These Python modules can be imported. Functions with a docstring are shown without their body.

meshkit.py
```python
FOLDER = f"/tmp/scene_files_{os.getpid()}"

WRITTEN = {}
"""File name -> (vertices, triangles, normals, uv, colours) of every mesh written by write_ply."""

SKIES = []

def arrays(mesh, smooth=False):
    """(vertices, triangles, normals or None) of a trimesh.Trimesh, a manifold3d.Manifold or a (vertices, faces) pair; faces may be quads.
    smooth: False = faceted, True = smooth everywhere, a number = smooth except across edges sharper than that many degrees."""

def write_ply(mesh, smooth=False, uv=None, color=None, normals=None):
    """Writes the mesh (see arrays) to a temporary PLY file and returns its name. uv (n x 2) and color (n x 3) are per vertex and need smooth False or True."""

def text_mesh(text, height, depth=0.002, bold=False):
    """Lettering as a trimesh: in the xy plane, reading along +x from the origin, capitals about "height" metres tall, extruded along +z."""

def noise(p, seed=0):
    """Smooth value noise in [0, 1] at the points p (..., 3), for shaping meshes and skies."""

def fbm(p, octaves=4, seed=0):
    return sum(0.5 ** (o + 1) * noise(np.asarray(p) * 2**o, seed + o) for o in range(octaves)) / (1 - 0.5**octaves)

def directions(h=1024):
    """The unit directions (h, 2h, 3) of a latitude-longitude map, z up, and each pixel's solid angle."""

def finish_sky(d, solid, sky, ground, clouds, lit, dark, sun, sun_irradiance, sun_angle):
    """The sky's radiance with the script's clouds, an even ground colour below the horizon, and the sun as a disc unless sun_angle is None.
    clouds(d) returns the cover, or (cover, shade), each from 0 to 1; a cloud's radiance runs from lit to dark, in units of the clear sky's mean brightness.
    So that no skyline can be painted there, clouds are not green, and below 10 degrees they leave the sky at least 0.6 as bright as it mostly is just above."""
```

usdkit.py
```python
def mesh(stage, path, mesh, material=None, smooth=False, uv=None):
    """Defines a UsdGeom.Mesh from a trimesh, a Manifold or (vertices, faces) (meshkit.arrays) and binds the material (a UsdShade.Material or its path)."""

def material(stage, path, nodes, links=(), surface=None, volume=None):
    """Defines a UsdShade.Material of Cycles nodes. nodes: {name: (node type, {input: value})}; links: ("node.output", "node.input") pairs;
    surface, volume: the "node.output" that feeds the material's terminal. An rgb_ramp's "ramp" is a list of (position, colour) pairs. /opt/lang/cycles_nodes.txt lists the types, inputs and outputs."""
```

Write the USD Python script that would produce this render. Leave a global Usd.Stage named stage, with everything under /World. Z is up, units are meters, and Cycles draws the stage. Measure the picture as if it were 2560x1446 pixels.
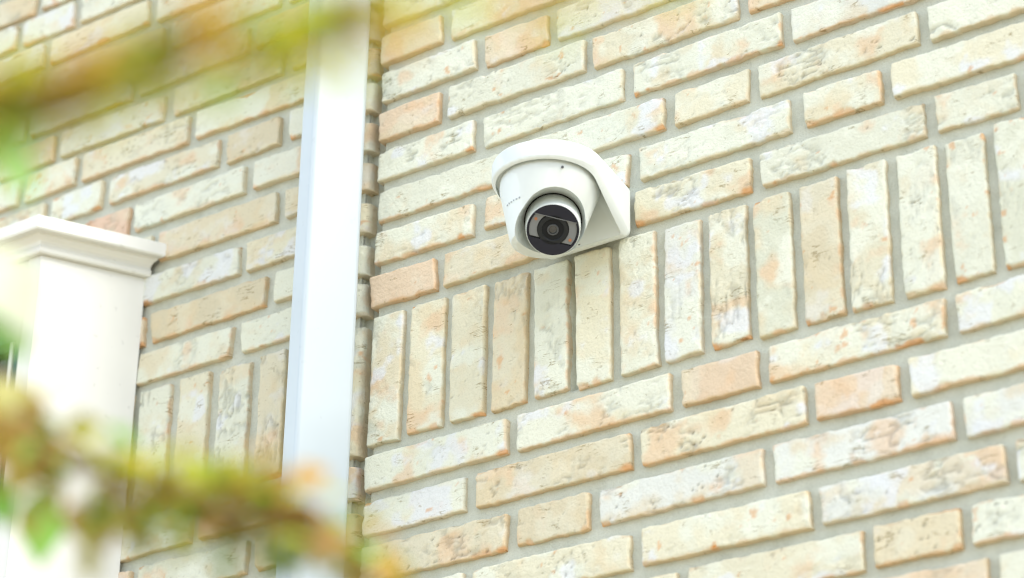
import math
import random
import numpy as np
import trimesh
import manifold3d as m3
import usdkit
import meshkit
from pxr import Usd, UsdGeom, UsdLux, UsdShade, Gf, Sdf, Vt

stage = Usd.Stage.CreateInMemory()
UsdGeom.SetStageUpAxis(stage, UsdGeom.Tokens.z)
UsdGeom.SetStageMetersPerUnit(stage, 1.0)
world = UsdGeom.Xform.Define(stage, '/World')
stage.SetDefaultPrim(world.GetPrim())
UsdGeom.Scope.Define(stage, '/World/Looks')
ZOFF = 2.926                      # height of the soldier course's lower edge above the ground

# ------------------------------------------------------------------ camera, sky, sun, exposure
EXPOSURE = 1.52
SKY_STRENGTH = 0.115
SUN_INTENSITY = 0.4
SUN_EL = math.radians(48.0)
SUN_AZ = math.radians(-0.5)       # light through thin cloud, from the right, almost along the wall's plane: from +x towards +y
sun_dir = np.array([math.cos(SUN_EL) * math.cos(SUN_AZ), math.cos(SUN_EL) * math.sin(SUN_AZ), math.sin(SUN_EL)])

cam = UsdGeom.Camera.Define(stage, '/World/camera')
rx, up, fw = np.array([0.823312, 0.56743, 0.013471]), np.array([0.251482, -0.385959, 0.887577]), np.array([-0.508837, 0.727365, 0.460462])
cam_pos = np.array([1.80556, -2.35141, -1.32589 + ZOFF])
M = Gf.Matrix4d(*rx, 0, *up, 0, *(-fw), 0, *cam_pos, 1)
cam.AddTransformOp().Set(M)
cam.CreateHorizontalApertureAttr(36.0)
cam.CreateVerticalApertureAttr(36.0 * 578 / 1024)
cam.CreateFocalLengthAttr(36.0 * 6453.91 / 2560)
cam.CreateClippingRangeAttr(Gf.Vec2f(0.05, 1000))
cam.CreateFStopAttr(3.4)
cam.CreateFocusDistanceAttr(3.22)
cam.CreateExposureAttr(EXPOSURE)

dome = UsdLux.DomeLight.Define(stage, '/World/sky')
dome.CreateIntensityAttr(1.0)
sky_mat = usdkit.material(stage, '/World/Looks/sky_material', {
    'sky': ('sky_texture', {'sky_type': 'single_scattering', 'sun_disc': False, 'sun_elevation': SUN_EL,
                            'sun_rotation': math.atan2(sun_dir[0], sun_dir[1]), 'aerosol_density': 1.4}),
    'tc': ('texture_coordinate', {}),
    'n': ('noise_texture', {'scale': 2.2, 'detail': 5.0, 'roughness': 0.55}),
    'r': ('rgb_ramp', {'ramp': [(0.34, (0, 0, 0)), (0.66, (0.6, 0.6, 0.6))]}),
    'cl': ('color', {'value': (7.0, 7.0, 6.9)}),
    'm': ('mix', {'mix_type': 'mix'}),
    'b': ('background_shader', {'strength': SKY_STRENGTH}),
}, [('tc.generated', 'n.vector'), ('n.fac', 'r.fac'), ('r.color', 'm.fac'), ('sky.color', 'm.color1'), ('cl.color', 'm.color2'),
    ('m.color', 'b.color')], surface='b.background')
UsdShade.MaterialBindingAPI.Apply(dome.GetPrim()).Bind(sky_mat)
dome.GetPrim().SetCustomDataByKey('kind', 'structure')

sun = UsdLux.DistantLight.Define(stage, '/World/sun')
sun.CreateIntensityAttr(SUN_INTENSITY)
sun.CreateAngleAttr(26.0)
sun.CreateColorAttr(Gf.Vec3f(1.0, 0.95, 0.87))
sun.CreateNormalizeAttr(True)
z = sun_dir / np.linalg.norm(sun_dir)
xx = np.cross([0, 0, 1.0], z); xx /= np.linalg.norm(xx)
yy = np.cross(z, xx)
sun.AddTransformOp().Set(Gf.Matrix4d(*xx, 0, *yy, 0, *z, 0, 0, 0, 20, 1))

# ------------------------------------------------------------------ helpers
used = {}


def path_of(name, parent):
    base = (parent.GetPath().pathString if parent is not None else '/World') + '/' + name
    n = used.get(base, 0)
    used[base] = n + 1
    return base if n == 0 else f'{base}_{n:03d}'


def obj(name, mesh, mat, parent=None, smooth=False, prim=None):
    """One Mesh prim; mesh in millimetres in the wall's frame unless already scaled by the caller."""
    p = path_of(name, parent)
    m = usdkit.mesh(stage, p, mesh, mat, smooth=smooth)
    for k, v in (prim or {}).items():
        v = np.asarray(v, np.float32)
        t = Sdf.ValueTypeNames.Color3fArray if v.ndim == 2 else Sdf.ValueTypeNames.FloatArray
        a = Vt.Vec3fArray.FromNumpy(v) if v.ndim == 2 else Vt.FloatArray.FromNumpy(v)
        UsdGeom.PrimvarsAPI(m).CreatePrimvar(k, t, 'vertex').Set(a)
    return m.GetPrim()


def thing(name, label=None, cat=None, group=None, kind=None, parent=None):
    o = UsdGeom.Xform.Define(stage, path_of(name, parent)).GetPrim()
    tag(o, label, cat, group, kind)
    return o


def tag(o, label=None, cat=None, group=None, kind=None):
    for k, v in (('label', label), ('category', cat), ('group', group), ('kind', kind)):
        if v:
            o.SetCustomDataByKey(k, v)
    return o


def w(v):
    """wall millimetres -> world metres"""
    v = np.asarray(v, float) / 1000.0
    return v + np.array([0, 0, ZOFF])


def tm(mesh):
    return (w(mesh.vertices), mesh.faces)


def mani(m):
    a = m.to_mesh()
    return trimesh.Trimesh(np.array(a.vert_properties[:, :3], float), np.array(a.tri_verts), process=False)


def box(x0, x1, y0, y1, z0, z1):
    b = trimesh.creation.box((x1 - x0, y1 - y0, z1 - z0))
    b.apply_translation(((x0 + x1) / 2, (y0 + y1) / 2, (z0 + z1) / 2))
    return b


def rbox(x0, x1, y0, y1, z0, z1, r=3.0, seg=10):
    pts = []
    for a in (x0 + r, x1 - r):
        for b in (y0 + r, y1 - r):
            for c in (z0 + r, z1 - r):
                pts.append(m3.Manifold.sphere(r, seg).translate((a, b, c)))
    return mani(m3.Manifold.batch_hull(pts))


def cat(*ms):
    return trimesh.util.concatenate(list(ms))


# ------------------------------------------------------------------ materials
def mat(name, nodes, links, surface):
    return usdkit.material(stage, '/World/Looks/' + name, nodes, links, surface=surface)


brick_mat = mat('brick_clay', {
    'at': ('attribute', {'attribute': 'tint'}),
    'g': ('geometry', {}),
    'n1': ('noise_texture', {'scale': 420.0, 'detail': 3.0, 'roughness': 0.6}),
    'r1': ('rgb_ramp', {'ramp': [(0.0, (0.86, 0.86, 0.84)), (0.5, (1, 1, 1)), (1.0, (1.08, 1.06, 1.02))]}),
    'n2': ('noise_texture', {'scale': 190.0, 'detail': 4.0, 'roughness': 0.7}),
    'r2': ('rgb_ramp', {'ramp': [(0.0, (0.5, 0.45, 0.36)), (0.285, (0.62, 0.57, 0.48)), (0.35, (1, 1, 1))]}),
    'm1': ('mix', {'mix_type': 'multiply', 'fac': 1.0}),
    'm2': ('mix', {'mix_type': 'multiply', 'fac': 1.0}),
    'b': ('bump', {'strength': 0.8, 'distance': 0.002}),
    'n3': ('noise_texture', {'scale': 230.0, 'detail': 6.0, 'roughness': 0.65}),
    'mp': ('mapping', {'scale': (15.0, 15.0, 85.0)}),
    'n4': ('noise_texture', {'scale': 1.0, 'detail': 4.0, 'roughness': 0.6, 'distortion': 0.4}),
    'r4': ('rgb_ramp', {'ramp': [(0.474, (1, 1, 1)), (0.497, (0.55, 0.50, 0.40)), (0.503, (0.55, 0.50, 0.40)), (0.526, (1, 1, 1))]}),
    'n5': ('noise_texture', {'scale': 30.0, 'detail': 4.0, 'roughness': 0.65}),
    'r5': ('rgb_ramp', {'ramp': [(0.55, (0, 0, 0)), (0.63, (1, 1, 1))]}),
    'm3': ('mix', {'mix_type': 'multiply'}),
    'p': ('principled_bsdf', {'roughness': 0.92, 'specular_ior_level': 0.2}),
}, [('g.position', 'mp.vector'), ('mp.vector', 'n4.vector'), ('n4.fac', 'r4.fac'), ('g.position', 'n5.vector'), ('n5.fac', 'r5.fac'), ('r5.color', 'm3.fac'),
    ('m2.color', 'm3.color1'), ('r4.color', 'm3.color2'), ('g.position', 'n1.vector'), ('g.position', 'n2.vector'), ('g.position', 'n3.vector'), ('n1.fac', 'r1.fac'), ('n2.fac', 'r2.fac'),
    ('at.color', 'm1.color1'), ('r1.color', 'm1.color2'), ('m1.color', 'm2.color1'), ('r2.color', 'm2.color2'),
    ('m3.color', 'p.base_color'), ('n3.fac', 'b.height'), ('b.normal', 'p.normal')], 'p.BSDF')

mortar_mat = mat('mortar', {
    'g': ('geometry', {}),
    'n1': ('noise_texture', {'scale': 30.0, 'detail': 6.0, 'roughness': 0.6}),
    'r1': ('rgb_ramp', {'ramp': [(0.25, (0.49, 0.51, 0.43)), (0.55, (0.58, 0.60, 0.515)), (0.8, (0.61, 0.625, 0.535))]}),
    'n3': ('noise_texture', {'scale': 420.0, 'detail': 5.0, 'roughness': 0.7}),
    'r3': ('rgb_ramp', {'ramp': [(0.2, (0.72, 0.70, 0.64)), (0.42, (0.95, 0.95, 0.94)), (0.7, (1.06, 1.06, 1.05))]}),
    'm': ('mix', {'mix_type': 'multiply', 'fac': 1.0}),
    'b': ('bump', {'strength': 0.8, 'distance': 0.002}),
    'p': ('principled_bsdf', {'roughness': 0.95, 'specular_ior_level': 0.15}),
}, [('n3.fac', 'r3.fac'), ('r1.color', 'm.color1'), ('r3.color', 'm.color2'), ('g.position', 'n1.vector'), ('g.position', 'n3.vector'), ('n1.fac', 'r1.fac'), ('m.color', 'p.base_color'), ('n3.fac', 'b.height'), ('b.normal', 'p.normal')], 'p.BSDF')


def paint(name, col, rough=0.35, coat=0.0, dirt=0.0):
    nodes = {'g': ('geometry', {}), 'n': ('noise_texture', {'scale': 9.0, 'detail': 5.0, 'roughness': 0.65}),
             'r': ('rgb_ramp', {'ramp': [(0.3, tuple(c * (1 - dirt) for c in col)), (0.6, col)]}),
             'n2': ('noise_texture', {'scale': 85.0, 'detail': 2.0}), 'r2': ('rgb_ramp', {'ramp': [(0.2, (1 - 4 * dirt,) * 3), (0.27, (1 - 4 * dirt,) * 3), (0.30, (1, 1, 1))]}),
             'm': ('mix', {'mix_type': 'multiply', 'fac': 1.0}),
             'p': ('principled_bsdf', {'roughness': rough, 'coat_weight': coat, 'specular_ior_level': 0.4})}
    return mat(name, nodes, [('g.position', 'n.vector'), ('n.fac', 'r.fac'), ('g.position', 'n2.vector'), ('n2.fac', 'r2.fac'), ('r.color', 'm.color1'), ('r2.color', 'm.color2'), ('m.color', 'p.base_color')], 'p.BSDF')


white_gloss = paint('white_plastic', (0.63, 0.68, 0.67), 0.38)
pipe_mat = paint('white_pipe', (0.47, 0.54, 0.58), 0.33, dirt=0.012)
wood_white = paint('white_painted_wood', (0.68, 0.685, 0.635), 0.45, dirt=0.025)
frame_green = paint('dark_green_paint', (0.018, 0.07, 0.075), 0.3)
black_gloss = mat('black_glass', {'p': ('principled_bsdf', {'base_color': (0.013, 0.014, 0.021), 'roughness': 0.3, 'specular_ior_level': 0.22})}, [], 'p.BSDF')
black_matt = mat('matt_black', {'p': ('principled_bsdf', {'base_color': (0.006, 0.007, 0.008), 'roughness': 0.6, 'specular_ior_level': 0.2})}, [], 'p.BSDF')
grey_dark = mat('dark_grey_plastic', {'p': ('principled_bsdf', {'base_color': (0.011, 0.013, 0.014), 'roughness': 0.4, 'specular_ior_level': 0.25})}, [], 'p.BSDF')
lens_mat = mat('lens_glass', {'p': ('principled_bsdf', {'base_color': (0.012, 0.014, 0.016), 'roughness': 0.05, 'coat_weight': 1.0})}, [], 'p.BSDF')
reflector_mat = mat('grey_reflector', {'p': ('principled_bsdf', {'base_color': (0.15, 0.16, 0.165), 'roughness': 0.4})}, [], 'p.BSDF')
rim_mat = mat('grey_rim', {'p': ('principled_bsdf', {'base_color': (0.06, 0.065, 0.068), 'roughness': 0.35})}, [], 'p.BSDF')
led_mat = mat('orange_led', {'p': ('principled_bsdf', {'base_color': (0.32, 0.13, 0.06), 'roughness': 0.3})}, [], 'p.BSDF')
screw_mat = mat('screw_metal', {'p': ('principled_bsdf', {'base_color': (0.12, 0.12, 0.12), 'metallic': 0.6, 'roughness': 0.4})}, [], 'p.BSDF')
logo_mat = mat('grey_print', {'p': ('principled_bsdf', {'base_color': (0.30, 0.34, 0.37), 'roughness': 0.5})}, [], 'p.BSDF')
glass_mat = mat('window_glass', {'f': ('fresnel', {'IOR': 1.5}), 't': ('transparent_bsdf', {'color': (0.85, 0.9, 0.88)}), 'g': ('glossy_bsdf', {'roughness': 0.02, 'color': (1, 1, 1)}),
                                 'm': ('mix_closure', {})}, [('f.fac', 'm.fac'), ('t.BSDF', 'm.closure1'), ('g.BSDF', 'm.closure2')], 'm.closure')
room_mat = paint('dark_room', (0.05, 0.048, 0.04), 0.9)
paving_mat = mat('unseen_paving', {
    'g': ('geometry', {}), 'n': ('noise_texture', {'scale': 3.0, 'detail': 6.0}),
    'r': ('rgb_ramp', {'ramp': [(0.3, (0.36, 0.31, 0.21)), (0.7, (0.44, 0.38, 0.26))]}),
    'p': ('principled_bsdf', {'roughness': 0.9})}, [('g.position', 'n.vector'), ('n.fac', 'r.fac'), ('r.color', 'p.base_color')], 'p.BSDF')


def leaf_mat(name, col, trans):
    return mat(name, {
        'g': ('geometry', {}), 'n': ('noise_texture', {'scale': 60.0, 'detail': 2.0}),
        'r': ('rgb_ramp', {'ramp': [(0.3, tuple(c * 0.75 for c in col)), (0.7, tuple(c * 1.15 for c in col))]}),
        'p': ('principled_bsdf', {'roughness': 0.45}),
        't': ('translucent_bsdf', {'color': trans}),
        'm': ('mix_closure', {'fac': 0.42}),
    }, [('g.position', 'n.vector'), ('n.fac', 'r.fac'), ('r.color', 'p.base_color'), ('p.BSDF', 'm.closure1'), ('t.BSDF', 'm.closure2')], 'm.closure')


LEAF = {
    'orange': leaf_mat('leaf_orange', (0.56, 0.35, 0.10), (0.74, 0.44, 0.08)),
    'brown': leaf_mat('leaf_brown', (0.36, 0.24, 0.085), (0.44, 0.27, 0.06)),
    'lime': leaf_mat('leaf_lime', (0.45, 0.47, 0.045), (0.66, 0.70, 0.04)),
    'olive': leaf_mat('leaf_olive', (0.33, 0.31, 0.06), (0.42, 0.39, 0.04)),
    'green': leaf_mat('leaf_green', (0.18, 0.36, 0.06), (0.28, 0.58, 0.06)),
    'deep': leaf_mat('leaf_deep_green', (0.13, 0.19, 0.04), (0.18, 0.27, 0.03)),
    'pale': leaf_mat('leaf_sunlit_tint', (0.58, 0.62, 0.44), (0.58, 0.64, 0.34)),  # whitish tint stands in for strong sunlight on a leaf
}
bark_mat = paint('bark', (0.10, 0.065, 0.035), 0.85, dirt=0.3)

# ------------------------------------------------------------------ ground
g = thing('ground', kind='structure')
obj('unseen_paving', tm(box(-30000, 30000, -40000, 30000, -ZOFF * 1000 - 300, -ZOFF * 1000)), paving_mat, g)  # out of view; its warm colour lights undersides from below

# ------------------------------------------------------------------ bricks
TONES = {  # clay colours
    'c': (0.66, 0.635, 0.48), 'w': (0.665, 0.68, 0.555), 'p': (0.65, 0.52, 0.37), 't': (0.615, 0.555, 0.395),
    'r': (0.63, 0.37, 0.235), 'l': (0.645, 0.665, 0.61), 'g': (0.58, 0.595, 0.475)}
WASH = np.array([0.68, 0.70, 0.585])
LILAC = np.array([0.67, 0.695, 0.715])
TAN = np.array([0.635, 0.54, 0.355])
PEACH = np.array([0.66, 0.465, 0.29])
ORANGE = np.array([0.60, 0.315, 0.13])
GREY = np.array([0.49, 0.50, 0.40])


def sm(x, a, b):
    t = np.clip((x - a) / (b - a), 0, 1)
    return t * t * (3 - 2 * t)


def brick(x0, x1, z0, z1, y=0.0, seed=0, step=3.0, tone='c', rough=None, depth=32.0, rl=None, rr=None):
    """A hand-moulded brick: front grid with worn, uneven arrises, creased skin and pits; returns mesh (mm) and its pigment per vertex."""
    rg = np.random.default_rng(seed)
    lx, lz = x1 - x0, z1 - z0

    def ticks(L):
        n = max(4, int(round((L - 4) / step)))
        return np.unique(np.concatenate([[0, 0.5, 1.3, 2.6], np.linspace(4.2, L - 4.2, n), [L - 2.6, L - 1.3, L - 0.5, L]]))

    u, v = ticks(lx), ticks(lz)
    U, V = np.meshgrid(u, v, indexing='ij')
    off = rg.uniform(0, 900, 3)
    P = np.stack([U, V, 0 * U], -1)
    nz = lambda s, o=4, k=0, sx=1.0, sz=1.0: meshkit.fbm((P * [sx, sz, 1] + off + 37.1 * k) / s, o, seed=seed % 50 + k)
    long_x = lx >= lz
    # outline wobble (edges wander by about a millimetre; some chips)
    e1 = (nz(26, 4, 1) - 0.5) * 4.4 + (nz(7, 3, 2) - 0.5) * 2.8
    e2 = (nz(26, 4, 3) - 0.5) * 4.4 + (nz(7, 3, 4) - 0.5) * 2.8
    skew = rg.uniform(-1.1, 1.1, 4)
    wx = np.clip(U / lx, 0, 1); wz = np.clip(V / lz, 0, 1)
    fx = np.where(wx < 0.5, sm(1 - 2 * wx, 0.0, 1), sm(2 * wx - 1, 0.0, 1))
    fz = np.where(wz < 0.5, sm(1 - 2 * wz, 0.0, 1), sm(2 * wz - 1, 0.0, 1))
    X = U + e1 * fx + (wz - 0.5) * skew[0] * 2 * fx
    Z = V + e2 * fz + ((wx - 0.5) * skew[1] * 2 + (skew[2] if True else 0) * 0.5) * fz
    # relief
    dl, dr = U, lx - U
    db, dt = V, lz - V
    rad = 0.9 + 3.6 * nz(16, 3, 5)
    def arris(d, r):
        q = np.clip(1 - d / r, 0, 1)
        return r * (1 - np.sqrt(np.clip(1 - q * q, 0, 1)))
    h = arris(dl, rad if rl is None else rl) + arris(dr, rad if rr is None else rr) + arris(db, rad) + arris(dt, rad)
    h = np.minimum(h, 14 if (rl or rr) else 5.5)
    if rough is None:
        rough = rg.choice([0.15, 0.35, 0.7, 1.0], p=[0.25, 0.3, 0.25, 0.2])
    sx, sz = (0.33, 1.0) if long_x else (1.0, 0.33)
    ridge = 1 - np.abs(2 * nz(9.5, 4, 6, sx, sz) - 1)                       # creases along the length
    mask = sm(nz(34, 3, 7), 0.47, 0.62) * rough
    crease = sm(ridge, 0.86, 0.985) * mask
    h = h + (nz(30, 4, 8) - 0.5) * 2.4 + (nz(6, 3, 9) - 0.5) * (0.5 + 1.6 * mask) + crease * 2.6
    pit = sm(nz(5.0, 2, 10), 0.80, 0.86) * (0.4 + rough)
    h = h + pit * 1.8
    h = h + (wx - .5) * rg.uniform(-1.6, 1.6) + (wz - .5) * rg.uniform(-1.3, 1.3)
    fl = 0 * U
    for _ in range(rg.integers(0, 4)):                                       # spalled flakes and knocked corners
        cx, cw = rg.choice([0.0, 1.0, rg.uniform(0.1, 0.9)]) * lx, rg.uniform(5, 22)
        ed = db if rg.random() < 0.65 else dt
        one = sm(1 - np.hypot((U - cx) / cw, ed / rg.uniform(3, 8)) + (nz(6, 3, 11 + _) - 0.5) * 0.9, 0.0, 0.35)
        h = h + one * rg.uniform(1.5, 3.2)
        fl = np.maximum(fl, one * rg.choice([0.25, 0.6, 1.0]))
    # pigment
    base = np.array(TONES[tone]) * rg.uniform(0.94, 1.04)
    C = np.broadcast_to(base, U.shape + (3,)).copy()
    def blend(C, col, m):
        return C * (1 - m[..., None]) + np.asarray(col) * m[..., None]
    k = rg.uniform(-0.06, 0.06, 5)
    C = blend(C, TAN, 0.6 * sm(nz(38, 4, 12), 0.50 + k[0], 0.70 + k[0]))
    C = blend(C, PEACH, 0.6 * sm(nz(44, 4, 13), 0.57 + k[1], 0.70 + k[1]))
    C = blend(C, WASH, 0.85 * sm(nz(40, 5, 14), 0.47 + k[2], 0.60 + k[2]) * (0.35 if tone in 'prt' else 1))
    C = blend(C, LILAC, 0.7 * sm(nz(34, 5, 15), 0.60 + k[3], 0.70 + k[3]) * (0.4 if tone in 'prt' else 1))
    C = blend(C, GREY, 0.4 * sm(nz(16, 4, 16), 0.56, 0.70) * mask)
    edge = np.minimum(np.minimum(dl + 2.2, dr + 1.2), np.minimum(db, dt + 2.6))
    em = sm(5.0 - edge + (nz(14, 4, 17) - 0.55) * 13, 1.0, 5.0)
    C = blend(C, rg.choice([0.0, 0.35, 0.8], p=[.45, .3, .25]) * (ORANGE - TAN) + TAN, 0.55 * em)
    C = blend(C, ORANGE, 0.85 * fl + 0.6 * sm(nz(12, 3, 18), 0.74, 0.80))
    C = C * (1 - 0.22 * crease - 0.30 * pit)[..., None]                     # pigment made darker in creases and pits
    Y = y + h
    nu, nv = U.shape
    front = np.stack([x0 + X, Y, z0 + Z], -1).reshape(-1, 3)
    idx = np.arange(nu * nv).reshape(nu, nv)
    a, b, c, d = idx[:-1, :-1].ravel(), idx[1:, :-1].ravel(), idx[1:, 1:].ravel(), idx[:-1, 1:].ravel()
    F = [np.stack([a, b, c], 1), np.stack([a, c, d], 1)]
    loop = np.concatenate([idx[:, 0], idx[-1, 1:], idx[-2::-1, -1], idx[0, -2:0:-1]])
    verts, cols = [front], [C.reshape(-1, 3)]
    side = base * 0.55 + (ORANGE * 0.55 + TAN * 0.45) * 0.45
    n0, prev = len(front), loop
    fl_, cl_ = front[loop], C.reshape(-1, 3)[loop]
    for lay, yy_ in enumerate((6.0, 12.0, depth)):
        ring = fl_.copy()
        ring[:, 1] = np.maximum(y + yy_, fl_[:, 1] + 1.0 + lay)
        wob = (meshkit.fbm((ring + off) / 6.0, 2, seed=3) - 0.5) * (1.6 if lay < 2 else 0)
        cx_, cz_ = (x0 + x1) / 2, (z0 + z1) / 2
        ring[:, 2] += wob * np.sign(ring[:, 2] - cz_)
        verts.append(ring)
        cols.append(0.35 * cl_ + 0.65 * side * (0.92 + 0.16 * meshkit.fbm((ring + off) / 9.0, 2, seed=5))[:, None])
        cur = n0 + np.arange(len(loop))
        nx1, nx2 = np.roll(prev, -1), np.roll(cur, -1)
        F += [np.stack([prev, cur, nx1], 1), np.stack([nx1, cur, nx2], 1)]
        n0 += len(loop); prev = cur
    V_ = np.vstack(verts)
    return V_, np.vstack(F)[:, ::-1] * 1, np.clip(np.vstack(cols), 0.02, 0.8)


def put_brick(parent, *a, **k):
    V_, F_, C_ = brick(*a, **k)
    # outward orientation: front faces look towards -y
    n = np.cross(V_[F_[0, 1]] - V_[F_[0, 0]], V_[F_[0, 2]] - V_[F_[0, 0]])
    if n[1] > 0:
        F_ = F_[:, ::-1]
    return obj('brick', (w(V_), F_), brick_mat, parent, smooth=True, prim={'tint': C_})


def fill(row, lo, hi, rg, joint=11.5, st=213.0, hd=103.0):
    """continues a known run of bricks to both ends"""
    row = sorted(row)
    while row[0][0] > lo + 20:
        r = row[0][0] - joint
        L = hd if rg.random() < 0.33 else st
        row.insert(0, (max(lo, r - L - rg.uniform(-3, 3)), r))
    while row[-1][1] < hi - 20:
        l = row[-1][1] + joint
        L = hd if rg.random() < 0.33 else st
        row.append((l, min(hi, l + L + rg.uniform(-3, 3))))
    return row


rng = random.Random(11)
wall_r = thing('brick_wall', 'pale yellow handmade brick wall with upright soldier course, carrying the white security camera', 'brick wall')
HS = 183.0
ROWS_R = {  # visible extents of each brick along the wall (mm); positive courses lie above the upright course
    1: [(-66, 41, 'p'), (52, 263, 't'), (275, 330, 't'), (341, 507, 'c'), (519, 736, 'w'), (749, 852, 'w')],
    2: [(-61, 99, 'w'), (115, 334, 'c'), (349, 563, 'w'), (580, 685, 'c'), (697, 910, 'c')],
    3: [(-60, 151, 'w'), (165, 388, 'w'), (401, 508, 'c'), (519, 736, 'c'), (748, 962, 'w')],
    4: [(-64, 96, 'w'), (110, 327, 'w'), (341, 557, 'w'), (568, 786, 'l')],
    5: [(-64, 39, 'p'), (52, 270, 'w'), (280, 496, 'c'), (508, 730, 'p')],
    6: [(-62, 96, 'w'), (110, 213, 'p'), (225, 447, 'w')],
    7: [(-65, 38, 't'), (52, 280, 'c'), (293, 409, 'p')],
    -1: [(-63, 158, 'w'), (170, 391, 'c'), (403, 509, 'p'), (520, 745, 'c'), (757, 858, 'w')],
    -2: [(-63, 96, 'w'), (111, 335, 't'), (347, 567, 'c'), (578, 684, 'p'), (696, 910, 'c')],
    -3: [(-63, 159, 't'), (171, 277, 't'), (289, 511, 'l'), (522, 746, 'l'), (757, 863, 'l')],
    -4: [(-63, 96, 'w'), (109, 333, 'c'), (346, 568, 'c'), (579, 802, 'l'), (813, 1020, 'g')],
    -5: [(186, 397, 'c'), (408, 630, 'c'), (640, 746, 't'), (757, 970, 'g')],
}
ROUGH_R = {(6, 2): 1.0, (3, 3): 1.0, (3, 4): 1.0, (4, 2): 0.8, (1, 3): 0.9, (-2, 2): 1.0, (-1, 3): 0.9, (-3, 2): 0.9, (-3, 3): 0.9, (-1, 1): 0.7, (-2, 1): 0.9, (-3, 0): 0.9, (5, 0): 0.1, (6, 1): 0.1,
           (-1, 2): 0.1, (-2, 3): 0.1, (-4, 2): 0.35, (2, 3): 0.1, (3, 2): 0.1, (2, 2): 0.4, (-4, 3): 0.9, (1, 4): 0.7, (4, 1): 0.6}
seed = 100
brick_boxes = []
for k in list(range(13, 0, -1)) + list(range(-1, -7, -1)):
    zb = HS + 12.5 + (k - 1) * 62.5 if k > 0 else k * 62.5
    known = ROWS_R.get(k)
    tones = {}
    if known is None:
        o = rng.choice([0, 112, 60])
        known = [(-64, 40 + o, 'c')]
    row = fill([(a, b) for a, b, _ in known], -64, 1000, rng)
    tones = {(a, b): t for a, b, t in known}
    for i, (a, b) in enumerate(row):
        seed += 1
        t = tones.get((a, b)) or rng.choice('ccccwwwtplg')
        vis = a < 900 and -330 < zb < 640
        put_brick(wall_r, a + 0.2, b - 3.2, zb + 3.6 + rng.uniform(-.8, .8), zb + 49.3 + rng.uniform(-1, 1), y=rng.uniform(-1.0, 1.0), seed=seed, step=2.6 if vis else 6.0,
                  tone=t, rough=ROUGH_R.get((k, i)), rl=None)
SOLD = [(-61, -9, 'w'), (2, 57, 'c'), (67, 121, 'c'), (131, 184, 't'), (194, 245, 'w'), (255, 307, 'c'), (319, 372, 'w'), (382, 435, 'l'), (446, 498, 'c'), (508, 558, 'g'), (569, 621, 't'),
        (631, 683, 'c'), (696, 747, 'w'), (757, 807, 'w'), (818, 870, 'g'), (881, 932, 'p'), (944, 996, 'c')]
for i, (a, b, t) in enumerate(SOLD):
    seed += 1
    put_brick(wall_r, a + 0.0, b - 2.4, 3.0 + rng.uniform(-2, 2), HS - 0.5 + rng.uniform(-2, 2), y=rng.uniform(-1.0, 1.0), seed=seed, step=2.6, tone=t, rough=rng.choice([0.2, 0.4, 0.7]))


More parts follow.
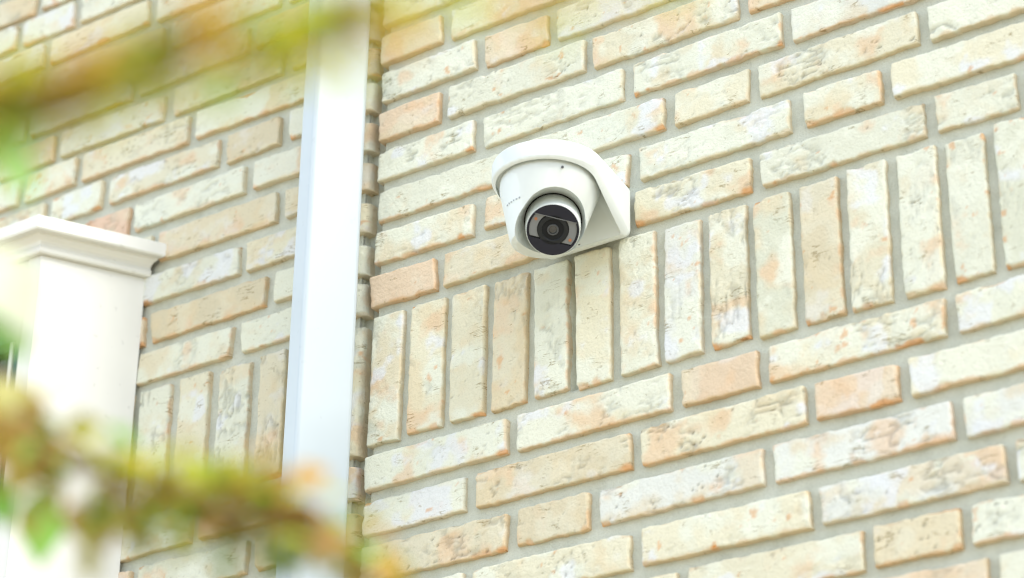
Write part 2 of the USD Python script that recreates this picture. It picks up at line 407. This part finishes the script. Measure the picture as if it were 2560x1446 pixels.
def mortar_sheet(x0, x1, z0, z1, y, step, seed, groove=None):
    nx, nz_ = int((x1 - x0) / step) + 1, int((z1 - z0) / step) + 1
    X, Z = np.meshgrid(np.linspace(x0, x1, nx), np.linspace(z0, z1, nz_), indexing='ij')
    Y = y + (meshkit.fbm(np.stack([X, Z, 0 * X], -1) / 22.0, 4, seed=seed) - 0.5) * 3.2
    if groove:                                                               # a joint left unfilled
        Y = Y + 10.0 * np.exp(-((X - groove[0]) / 5.0) ** 4) * ((Z > groove[1]) & (Z < groove[2]))
    V_ = np.stack([X, Y, Z], -1).reshape(-1, 3)
    idx = np.arange(nx * nz_).reshape(nx, nz_)
    a, b, c, d = idx[:-1, :-1].ravel(), idx[1:, :-1].ravel(), idx[1:, 1:].ravel(), idx[:-1, 1:].ravel()
    return trimesh.Trimesh(V_, np.vstack([np.stack([a, b, c], 1), np.stack([a, c, d], 1)]), process=False)


GZ = -ZOFF * 1000
TOP = 2300.0
ENDX = 1700.0
obj('mortar', tm(mortar_sheet(-57, 1010, -400, 1030, 9.5, 3.6, 4, (250.0, 6.0, 181.0))), mortar_mat, wall_r, smooth=True)
obj('wall_core', tm(cat(box(-57, ENDX - 4, 24, 290, GZ, TOP))), mortar_mat, wall_r)


def plain_courses(x0, x1, z0, z1, rg, y=0.0):
    ms = []
    zz = z0
    while zz + 62.5 <= z1 + 1:
        x = x0
        while x < x1 - 30:
            L = 103 if rg.random() < 0.33 else 213
            e = min(x1, x + L)
            ms.append(box(x, e, y, y + 40, zz + 6, zz + 50))
            x = e + 11.5
        zz += 62.5
    return ms


def stuff_bricks(parent, boxes, tone):
    m = cat(*boxes)
    rg = np.random.default_rng(5)
    col = np.repeat(np.array([TONES[c] for c in rg.choice(list('ccwwtpl'), len(boxes))]), 8, 0)
    o = obj('brick_rows', tm(m), brick_mat, parent, prim={'tint': col})
    tag(o, kind='stuff')


stuff_bricks(wall_r, plain_courses(-64, ENDX, GZ, -375 - 12.5, rng) + plain_courses(-64, ENDX, HS + 12.5 + 13 * 62.5, TOP, rng) + plain_courses(1012, ENDX, -375, HS + 12.5 + 13 * 62.5 - 10, rng), 'c')

# ------------------------------------------------------------------ the wall left of the open joint
wall_l = thing('brick_wall', 'pale yellow brick wall left of the vertical open joint, behind the white downpipe', 'brick wall')
ZL = {1: 192, 2: 252.5, 3: 315, 4: 380, 5: 443, 6: 504, 7: 563, 8: 620, 9: 679, 10: 740, 11: 799, 12: 856, 13: 912, -1: -69, -2: -131, -3: -193, -4: -255, -5: -317, -6: -379}
LE = -78.0
ROWS_L = {
    1: [(-475, -302, 'w'), (-288, -95 + 17, 'w')], 2: [(-560, -466, 'p'), (-456, -247, 't'), (-234, LE, 'w')], 3: [(-480, -298, 'w'), (-287, LE, 'c')],
    4: [(-455, -237, 't'), (-224, LE, 't')], 5: [(-610, -516, 'r'), (-507, -298, 'w'), (-285, LE, 'w')], 6: [(-680, -575, 'w'), (-563, -352, 'c'), (-339, -239, 't'), (-225, LE, 'c')],
    7: [(-740, -634, 'c'), (-622, -414, 'c'), (-401, -190, 'c'), (-178, LE, 'p')], 8: [(-800, -686, 'p'), (-674, -467, 'w'), (-450, -243, 'c'), (-229, LE, 'c')],
    9: [(-745, -535, 'w'), (-522, -310, 'c'), (-298, -195, 'p'), (-184, LE, 'c')], 10: [(-722, -480, 'c'), (-466, -255, 'w'), (-243, LE, 'c')],
    11: [(-720, -515, 'c'), (-499, -290, 'w'), (-278, LE, 'c')], 12: [(-785, -674, 'w'), (-662, -450, 'w'), (-438, -335, 'c'), (-323, LE, 'c')],
    -1: [(-560, -350, 'c'), (-338, -128, 't')], -2: [(-660, -452, 'p'), (-440, -250, 'g'), (-238, LE, 't')]}
for k in sorted(ZL):
    zb = ZL[k]
    known = ROWS_L.get(k) or [(-300 - rng.choice([0, 50, 110]), LE, 'c')]
    row = fill([(a, b) for a, b, _ in known], -1080, LE, rng)
    tones = {(a, b): t for a, b, t in known}
    for a, b in row:
        seed += 1
        if zb < 330 and b < -640:      # behind the bay
            continue
        last = b > LE - 3
        t = tones.get((a, b)) or rng.choice('ccccwwwtplg')
        put_brick(wall_l, a + 1.0, b - (0 if last else 3.2), zb + 3.2 + rng.uniform(-.8, .8), zb + 48.0 + rng.uniform(-1, 1), y=1.5 + rng.uniform(-1.0, 1.0), seed=seed,
                  step=2.8 if a > -900 else 6.0, tone=t, rr=12.0 if last else None, rough=(0.2 if last and b - a < 120 else None), depth=40.0)
for a, b, t in [(-533, -475, 'c'), (-463, -404, 'w'), (-392, -334, 'c'), (-322, -263, 'w'), (-251, -203, 't'), (-190, -140, 'c'), (-129, -78, 'c')]:
    seed += 1
    put_brick(wall_l, a + 1.0, b - (0 if b == -78 else 4), -4.0 + rng.uniform(-2, 2), 180 + rng.uniform(-2, 2), y=1.5 + rng.uniform(-1, 1), seed=seed, step=2.8, tone=t, rr=12.0 if b == -78 else None, depth=40.0)
obj('mortar', tm(mortar_sheet(-1090, -89, -400, 990, 11.0, 5.0, 9)), mortar_mat, wall_l, smooth=True)
obj('wall_core', tm(cat(box(-2600, -89, 15, 290, GZ, TOP), box(-89, -57.5, 24, 288, GZ, TOP))), mortar_mat, wall_l)
stuff_bricks(wall_l, plain_courses(-2600, LE, GZ, -379 - 14, rng, 2.0) + plain_courses(-2600, LE, 975, TOP, rng, 2.0) + plain_courses(-2600, -1092, -379, 970, rng, 2.0), 'c')

# ------------------------------------------------------------------ downpipe
pipe = thing('downpipe', 'white round downpipe running up the wall over the open joint', 'downpipe')
PA, PB, PANG = 76.0, 46.0, math.radians(28.0)       # section and the turn that follows the bay's splayed side
PX, PY = -100.0, -51.0
from shapely.geometry import box as sbox


def section(grow):
    from shapely import affinity
    o = sbox(-PB / 2 + 7, -PA / 2 + 7, PB / 2 - 7, PA / 2 - 7).buffer(7 + grow, 8)
    o = affinity.rotate(o, -PANG, origin=(0, 0), use_radians=True)
    return affinity.translate(o, PX, PY)


def duct(g0, g1, z0, z1):
    m = trimesh.creation.extrude_polygon(section(g1).difference(section(g0)), z1 - z0, engine='earcut')
    m.apply_translation((0, 0, z0))
    return m


obj('pipe', tm(duct(-2.5, 0, GZ + 60, 1250)), pipe_mat, pipe, smooth=30)
obj('pipe', tm(duct(-2.5, 0, 1253, TOP)), pipe_mat, pipe, smooth=30)
obj('socket', tm(duct(.5, 3, 1180, 1262)), pipe_mat, pipe, smooth=30)
for zc in (-1500, 1120):
    obj('pipe_clip', tm(cat(duct(.4, 3.4, zc, zc + 28), box(PX - 8, PX + 8, PY + 34, 12, zc + 4, zc + 24))), pipe_mat, pipe, smooth=30)

# ------------------------------------------------------------------ bay window
bay = thing('bay_window', 'white painted bay window corner with moulded cornice, projecting from the wall at the left edge', 'bay window')
# plan path of the bay's face: along the front, round the corner, back to the wall
FRONT, CORNER, WALLP = np.array([-1150., -131.]), np.array([-547., -131.]), np.array([-473., 0.])


def off_path(o):
    d1 = (CORNER - FRONT) / np.linalg.norm(CORNER - FRONT); n1 = np.array([d1[1], -d1[0]])
    d2 = (WALLP - CORNER) / np.linalg.norm(WALLP - CORNER); n2 = np.array([d2[1], -d2[0]])
    mt = (n1 + n2) / (1 + n1 @ n2)
    wend = WALLP + n2 * o
    wend = wend + d2 * ((1.0 - wend[1]) / d2[1])
    return [FRONT + n1 * o, CORNER + mt * o, wend]


prof = [(-2, 360), (7, 360), (9, 362), (9.5, 367), (8, 370), (7.5, 373), (9, 377), (13, 380.5), (18, 382), (19, 384), (29, 384), (31, 386), (31, 403), (29.5, 405), (-2, 410)]
cols_ = [off_path(o) for o, _ in prof]
V_ = np.array([[(*cols_[i][j], prof[i][1]) for j in range(3)] for i in range(len(prof))])
F_ = []
for i in range(len(prof) - 1):
    for j in range(2):
        a, b, c, d = i * 3 + j, i * 3 + j + 1, (i + 1) * 3 + j + 1, (i + 1) * 3 + j
        F_ += [(a, b, c), (a, c, d)]
corn = trimesh.Trimesh(V_.reshape(-1, 3), F_, process=False)
# lid and soffit so the cornice is closed
lid = np.array([[*FRONT, 410], [*CORNER, 410], [*WALLP, 410], [-1150, 0, 414]])
corn = cat(corn, trimesh.Trimesh(lid, [(0, 1, 2), (0, 2, 3)], process=False))
corn.fix_normals()
obj('cornice', tm(corn), wood_white, bay, smooth=25)


def prism(poly, z0, z1):
    from shapely.geometry import Polygon
    m = trimesh.creation.extrude_polygon(Polygon(poly), z1 - z0, engine='earcut')
    m.apply_translation((0, 0, z0))
    return m


n2 = np.array([math.cos(math.atan2(74, 131)), -math.sin(math.atan2(74, 131))])
ZB = -1300
obj('cheek_panel', tm(prism([CORNER + [0, 0], WALLP + [0, 2], WALLP + [-22, 2], CORNER + [-20, 20]], ZB, 359.5)), wood_white, bay)
obj('corner_post', tm(prism([CORNER + [-.6, .6], CORNER + [-19, 20], CORNER + [-19, 90], CORNER + [-24, 90], CORNER + [-24, 0.6]], ZB, 359)), wood_white, bay)
wf = thing('window', parent=bay)
fr = []
fx1, fx0 = -571.5, -1130
for a, b, c, d in [(fx1 - 42, fx1 - .5, ZB + 61, 299.5), (fx0, fx0 + 42, ZB + 61, 299.5), (fx0 + 42.3, fx1 - 42.3, 258, 299), (fx0 + 42.3, fx1 - 42.3, ZB + 61, ZB + 110)]:
    fr.append(rbox(a, b, -100, -56, c, d, 3))
obj('sash_frame', tm(cat(*fr)), frame_green, wf, smooth=30)
obj('pane', tm(box(fx0 + 43, fx1 - 43, -80, -76, ZB + 111, 257)), glass_mat, wf)
obj('glazing_bead', tm(box(fx1 - 49, fx1 - 42.5, -101, -88, ZB + 111, 257)), wood_white, wf)
obj('head_board', tm(box(-1150, -571.5, -128, -4, 300, 359)), wood_white, bay)
obj('sill', tm(rbox(-1150, -571.5, -150, -4, ZB, ZB + 60, 5)), wood_white, bay)
obj('dark_room_sheet', tm(cat(box(-1150, -572, -12, -6, ZB + 61, 299))), room_mat, bay)  # dark sheet stands in for the unlit room behind the glass

# ------------------------------------------------------------------ security camera
sc = thing('security_camera', 'white turret security camera with round black lens face on a wall bracket', 'security camera')
CX, CY, CR = 282.0, -100.0, 69.0


def cyl(r, z0, z1, x=CX, y=CY, n=96, r2=None):
    return m3.Manifold.cylinder(z1 - z0, r, r if r2 is None else r2, n).translate((x, y, z0))


def rounded_disc(r, z0, z1, f, x=CX, y=CY, n=96):
    return m3.Manifold.batch_hull([cyl(r - f, z0, z1, x, y, n), cyl(r, z0 + f, z1 - f, x, y, n), cyl(r - .3 * f, z0 + .3 * f, z1 - .3 * f, x, y, n)])


def rb(x0, x1, y0, y1, z0, z1, r):
    return m3.Manifold.batch_hull([m3.Manifold.sphere(r, 16).translate((a, b, c)) for a in (x0 + r, x1 - r) for b in (y0 + r, y1 - r) for c in (z0 + r, z1 - r)])


plate = rb(219, 341, -20, -1.5, 181, 252, 9)
disc = rounded_disc(CR, 226.5, 252, 4)
shell = m3.Manifold.batch_hull([disc, plate])
# the underside is a shallow pocket inside a lip, as moulded brackets have
pocket = m3.Manifold.batch_hull([cyl(CR - 5, 190, 230), m3.Manifold.batch_hull([m3.Manifold.sphere(4, 12).translate((x, y, z_)) for x in (230, 330) for y in (-26, -20) for z_ in (150, 183)])])
bracket = shell - pocket
obj('wall_bracket', tm(mani(bracket)), white_gloss, sc, smooth=32)

axis = np.array([0.385, -0.578, -0.719]); axis /= np.linalg.norm(axis)
BC = np.array([284.5, -93.0, 177.0])                     # centre of the eyeball
e1 = np.cross(axis, [0, 0, 1.0]); e1 /= np.linalg.norm(e1)
if e1 @ rx < 0:
    e1 = -e1
e2 = np.cross(e1, -axis) if np.cross(e1, -axis)[2] > 0 else -np.cross(e1, -axis)
ro = math.radians(-14)
f1, f2 = e1 * math.cos(ro) + e2 * math.sin(ro), -e1 * math.sin(ro) + e2 * math.cos(ro)
FR = np.eye(4); FR[:3, 0], FR[:3, 1], FR[:3, 2], FR[:3, 3] = f1, f2, axis, BC
if np.linalg.det(FR[:3, :3]) < 0:
    FR[:3, 0] = -f1


def rev(pts, n=96):
    m = trimesh.creation.revolve(np.array(pts, float), sections=n)
    m.apply_transform(FR)
    return m


def mf(m):
    return m3.Manifold(m3.Mesh(np.asarray(m.vertices, np.float32), np.asarray(m.faces, np.uint32)))


def to_ball(man):
    return man.transform(FR[:3, :].tolist())


# turret body: a short cone under the bracket with a scooped opening in which the eyeball tilts
def tilted(man, deg):
    return man.rotate((0, 0, 0)) if deg == 0 else man.transform(trimesh.transformations.rotation_matrix(math.radians(deg), [1, 0, 0])[:3, :].tolist())


base = rounded_disc(59, 212, 231, 4)
low = rounded_disc(42, 147, 169, 9, CX - 7, CY + 2)
body = m3.Manifold.batch_hull([base, low])
GAPZ = -9.0
plug = m3.Manifold.cylinder(140, 34.8, 72.0, 96).translate((0, 0, GAPZ))
scoop = m3.Manifold.batch_hull([plug, tilted(m3.Manifold.cylinder(120, 30.5, 52, 96).translate((0, 0, GAPZ + 3)), -20)])
scoop = to_ball(scoop)
body = body - scoop
# soft lip round the opening: the body swells slightly towards the scoop
swell = m3.Manifold.batch_hull([to_ball(m3.Manifold.cylinder(30, 38.8, 38.4, 96).translate((0, 0, GAPZ - 12))), base.translate((0, 6, 2))]) - scoop
body = body + swell
obj('turret_body', tm(mani(body)), white_gloss, sc, smooth=35)
eye = thing('eyeball', parent=sc)
obj('gap_ring', tm(rev([(0, GAPZ - 1), (35.0, GAPZ - 1), (35.0, GAPZ + 1.0), (33.4, GAPZ + 1.8), (0, GAPZ + 1.8)])), black_matt, eye, smooth=30)  # black ring draws the dark gap between socket and barrel
obj('barrel', tm(rev([(0, GAPZ + 1), (33.6, GAPZ + 1), (33.6, 8), (33.2, 18), (32.8, 26), (32.4, 28.0), (31.9, 28.6), (31.4, 28.6), (31.4, 27.2), (0, 27.2)])), white_gloss, eye, smooth=28)


def flat(poly, z0, z1):
    m = trimesh.creation.extrude_polygon(poly, z1 - z0, engine='earcut')
    m.apply_translation((0, 0, z0)); m.apply_transform(FR)
    return m


from shapely.geometry import Point, box as sbox, LineString
face = Point(0, 0).buffer(31.5, 48)
band = face.buffer(-2.2).intersection(sbox(-40, -14.5, 40, 16.0))
obj('front_face', tm(flat(face.difference(band), 27.3, 29.6)), black_gloss, eye)
obj('band_floor', tm(flat(band, 27.25, 27.6)), grey_dark, eye)
for s in (-1, 1):
    cres = band.buffer(-0.8).intersection(sbox(-40, -13, 40, 15)).difference(Point(0, 0.5).buffer(19.2, 48)).intersection(sbox(0, -40, 40, 40) if s > 0 else sbox(-40, -40, 0, 40))
    cres = max(getattr(cres, 'geoms', [cres]), key=lambda g_: g_.area)
    o = obj('reflector', tm(flat(cres, 27.6, 28.4)), reflector_mat, eye)
    led = Point(s * 23, -7.5 if s > 0 else 8.5).buffer(1.9, 12)
    obj('led', tm(flat(led, 28.4, 29.0)), led_mat, eye)
obj('visor_line', tm(flat(sbox(-26.2, 15.0, 25.8, 15.7), 29.6, 30.0)), reflector_mat, eye)
obj('lens_ring', tm(rev([(12.6, 27.5), (18.8, 27.5), (18.2, 29.6), (13.6, 29.6), (12.6, 28.5), (12.6, 27.5)])), grey_dark, eye, smooth=30)
obj('lens_barrel', tm(rev([(0, 27.6), (13.4, 27.6), (13.2, 28.4), (7.2, 28.0), (0, 28.0)])), black_matt, eye, smooth=30)
obj('lens_rim', tm(rev([(5.0, 28.0), (7.0, 28.0), (6.6, 29.4), (5.4, 29.4), (5.0, 28.0)])), rim_mat, eye, smooth=30)
obj('lens', tm(rev([(0, 29.3), (1.8, 29.2), (3.6, 28.8), (5.0, 28.2), (5.0, 27.9), (0, 27.9)])), lens_mat, eye, smooth=40)
marks = []
for k_, wd in enumerate((2.6, 1.6, 2.2, 1.2, 2.4, 1.8)):
    be = math.radians(-32 + 5.4 * k_)
    m_ = box(-wd / 2, wd / 2, -.25, .25, -.9, .9 if k_ % 2 else .5)
    m_.apply_transform(trimesh.transformations.rotation_matrix(math.radians(16), [1, 0, 0]))
    m_.apply_transform(trimesh.transformations.rotation_matrix(be, [0, 0, 1]))
    m_.apply_translation((CX - 3.0 + 51.6 * math.sin(be), CY + 1 - 51.6 * math.cos(be), 188))
    marks.append(m_)
obj('print_mark', tm(cat(*marks)), logo_mat, sc)
for p, d in (((CX + 61 * math.sin(.87), CY - 61 * math.cos(.87), 218), 1.6), ((272, -16.2, 186.5), 2.0)):
    b = trimesh.creation.cylinder(d, 1.4, sections=16); b.apply_transform(trimesh.transformations.rotation_matrix(math.pi / 2, [1, 0, 0])); b.apply_translation(p)
    obj('screw', tm(b), screw_mat, sc)

# ------------------------------------------------------------------ foreground shrub
rs = np.random.default_rng(21)


def tube(pts, r, sides=7):
    p = np.asarray(pts, float)
    r = np.broadcast_to(r, (len(p),))
    t = np.gradient(p, axis=0); t /= np.linalg.norm(t, axis=1, keepdims=True)
    a = np.cross(t, [0.3, 0.2, 0.93]); a /= np.linalg.norm(a, axis=1, keepdims=True)
    b = np.cross(t, a)
    ang = np.arange(sides) * 2 * np.pi / sides
    v = p[:, None] + r[:, None, None] * (np.cos(ang)[None, :, None] * a[:, None] + np.sin(ang)[None, :, None] * b[:, None])
    i, j = np.meshgrid(np.arange(len(p) - 1), np.arange(sides), indexing='ij')
    q = np.stack([i * sides + j, i * sides + (j + 1) % sides, (i + 1) * sides + (j + 1) % sides, (i + 1) * sides + j], -1).reshape(-1, 4)
    return trimesh.Trimesh(v.reshape(-1, 3), np.vstack([q[:, [0, 1, 2]], q[:, [0, 2, 3]]]), process=False)


def spline(pts, n):
    from scipy.interpolate import CubicSpline
    p = np.asarray(pts, float)
    d = np.r_[0, np.cumsum(np.linalg.norm(np.diff(p, axis=0), axis=1))]
    return CubicSpline(d, p)(np.linspace(0, d[-1], n))


LEAF_P = np.array([(0, 0, 0), (-.30, .30, .06), (0, .33, -.03), (.30, .30, .06), (-.34, .60, .05), (0, .64, -.05), (.34, .60, .05), (0, 1.0, -.12)])
LEAF_F = np.array([(0, 2, 1), (0, 3, 2), (1, 2, 5), (1, 5, 4), (2, 3, 6), (2, 6, 5), (4, 5, 7), (5, 6, 7)])


def leaf(at, along, normal, L, kind, width=1.0):
    al = along / np.linalg.norm(along)
    nn = normal - al * (normal @ al); nn /= np.linalg.norm(nn)
    ss = np.cross(al, nn)
    v = at + L * (LEAF_P[:, :1] * width * ss + LEAF_P[:, 1:2] * al + LEAF_P[:, 2:3] * nn)
    obj('leaf', (w(v), LEAF_F), LEAF[kind], shrub, smooth=True)


A = [(1176, -1871, -892), (1213, -1854, -877), (1238, -1843, -866), (1252, -1833, -867), (1269, -1826, -859), (1288, -1816, -854), (1305, -1807, -850), (1323, -1795, -848), (1341, -1784, -846), (1361, -1773, -842), (1389, -1754, -840), (1412, -1739, -839), (1432, -1726, -837)]
A2 = [(1213, -1854, -877), (1225, -1840, -876), (1237, -1829, -873), (1250, -1817, -869), (1270, -1802, -861), (1289, -1788, -854), (1306, -1775, -847), (1316, -1765, -842)]
B = [(837, -1591, -774), (885, -1554, -779), (914, -1525, -794), (937, -1505, -800), (954, -1483, -814), (973, -1468, -819), (997, -1449, -821), (1018, -1433, -824), (1030, -1419, -832), (1040, -1405, -844), (1046, -1392, -858), (1049, -1377, -878)]
shrub_a = thing('shrub', 'strongly blurred nearer shrub whose orange and lime twig crosses the top left corner', 'shrub')
shrub_b = thing('shrub', 'blurred shrub of brown, orange and green leaves across the bottom left corner, over the downpipe', 'shrub')
trunk = spline([(430, -1880, GZ - 60), (440, -1870, -2200), (470, -1830, -1500), (500, -1790, -1100), (530, -1760, -900)], 24)
obj('trunk', tm(tube(trunk, np.linspace(12, 5, 24), 10)), bark_mat, shrub_a, smooth=True)
ba = spline([(530, -1760, -900), (760, -1880, -905), (980, -1905, -890)] + A, 60)
obj('branch', tm(tube(ba, np.linspace(5, .7, 60))), bark_mat, shrub_a, smooth=True)
ba2 = spline(A2, 40)
obj('branch', tm(tube(ba2, np.linspace(1.6, .6, 40))), bark_mat, shrub_a, smooth=True)
trunk = spline([(300, -1560, GZ - 60), (310, -1550, -2200), (380, -1540, -1500), (450, -1540, -1100), (520, -1520, -800)], 24)
obj('trunk', tm(tube(trunk, np.linspace(16, 5, 24), 10)), bark_mat, shrub_b, smooth=True)
bb = spline([(520, -1520, -800), (650, -1560, -790)] + B, 60)
obj('branch', tm(tube(bb, np.linspace(5, 1.1, 60))), bark_mat, shrub_b, smooth=True)
shrub = shrub_a


def rnd(s):
    return rs.normal(0, 1, 3) * s


def spray(curve, t0, t1, n, spread, drop, size, kinds, width=1.0):
    for q in range(n):
        t = t0 + (t1 - t0) * (q + rs.random()) / n
        i = t * (len(curve) - 1); k = int(min(i, len(curve) - 2)); f = i - k
        p = curve[k] * (1 - f) + curve[k + 1] * f
        tg = curve[k + 1] - curve[k]; tg /= np.linalg.norm(tg)
        o = rs.normal(0, 1, 3) * spread
        o[2] -= abs(rs.normal(0, drop))
        leaf(p + o, tg * 0.8 + rnd(0.7), np.array([.3, -.3, .9]) + rnd(.5), rs.uniform(*size), rs.choice(kinds[0], p=kinds[1]), width)


TA, TB = (0.745, 0.80, 0.90), (0.61, 0.70, 0.89)      # where along each branch its leafy stretches begin and end
KA = (['orange', 'lime', 'olive', 'brown', 'green'], [.42, .42, .06, .04, .06])
KB = (['brown', 'orange', 'olive', 'lime', 'green', 'deep'], [.42, .17, .24, .06, .06, .05])
spray(ba, TA[0], TA[1], 60, 4.8, 4, (12, 21), KA)
spray(ba, TA[0], TA[1] + .02, 35, 4.8, 8, (11, 19), KA)
spray(ba, TA[1], TA[2], 95, 5.0, 3.5, (12, 20), KA)
spray(ba, TA[1], TA[2] - .05, 16, 3.5, 11, (10, 16), (['lime', 'olive', 'green'], [.5, .25, .25]))
spray(ba, TA[2] - .02, 1.0, 40, 2.2, 2, (9, 14), (['lime', 'orange'], [.8, .2]))
spray(ba2, 0.15, 0.95, 38, 3.2, 3, (9, 15), (['lime', 'olive', 'orange', 'green'], [.45, .25, .15, .15]))
shrub = shrub_b
spray(bb, TB[0], TB[1], 56, 8.5, 7, (14, 24), KB)
spray(bb, TB[1], TB[2], 110, 8.5, 8, (15, 25), KB)
spray(bb + np.array([4, 3, 2.]), TB[2] - .03, 1.0, 62, 6, 4, (14, 23), KB)
spray(bb + np.array([0, 0, 9.]), TB[1], TB[2] - .03, 26, 4.5, 0, (15, 22), (['lime'], [1.0]))
spray(bb + np.array([0, 0, -17.]), TB[0] + .04, TB[2], 38, 8, 7, (15, 24), (['olive', 'deep', 'green', 'brown'], [.35, .35, .2, .1]))
# larger fresh leaves at the left edge, the pale one tinted as if sunlit: (place, direction, length, colour)
BIG = [((955, -1590, -735), (.45, .4, -.75), 66, 'pale'), ((950, -1592, -752), (.55, .4, -.7), 60, 'green'), ((958, -1582, -763), (.6, .5, -.6), 40, 'green'),
       ((884, -1500, -752), (.5, .4, -.75), 50, 'olive'), ((800, -1420, -734), (.8, .5, -.25), 56, 'green'), ((806, -1412, -744), (.8, .5, -.35), 44, 'green'), ((813, -1396, -766), (.1, .1, -1), 46, 'green'), ((796, -1416, -758), (.3, .3, -.9), 34, 'green')]
for p, d, L, k in BIG:
    leaf(np.array(p, float) - np.array(d) * L * .2, np.array(d, float), np.array([.75, -.55, .5]), L, k, 0.9)
shrub = shrub_a
for p, d, L, k in [((1052, -1672, -718), (.15, .1, -1), 36, 'green'), ((1048, -1664, -742), (.35, .25, -.9), 34, 'green'), ((1040, -1668, -734), (.2, .1, -.9), 26, 'green')]:
    leaf(np.array(p, float) - np.array(d) * L * .2, np.array(d, float), np.array([.75, -.55, .5]), L, k, 0.9)
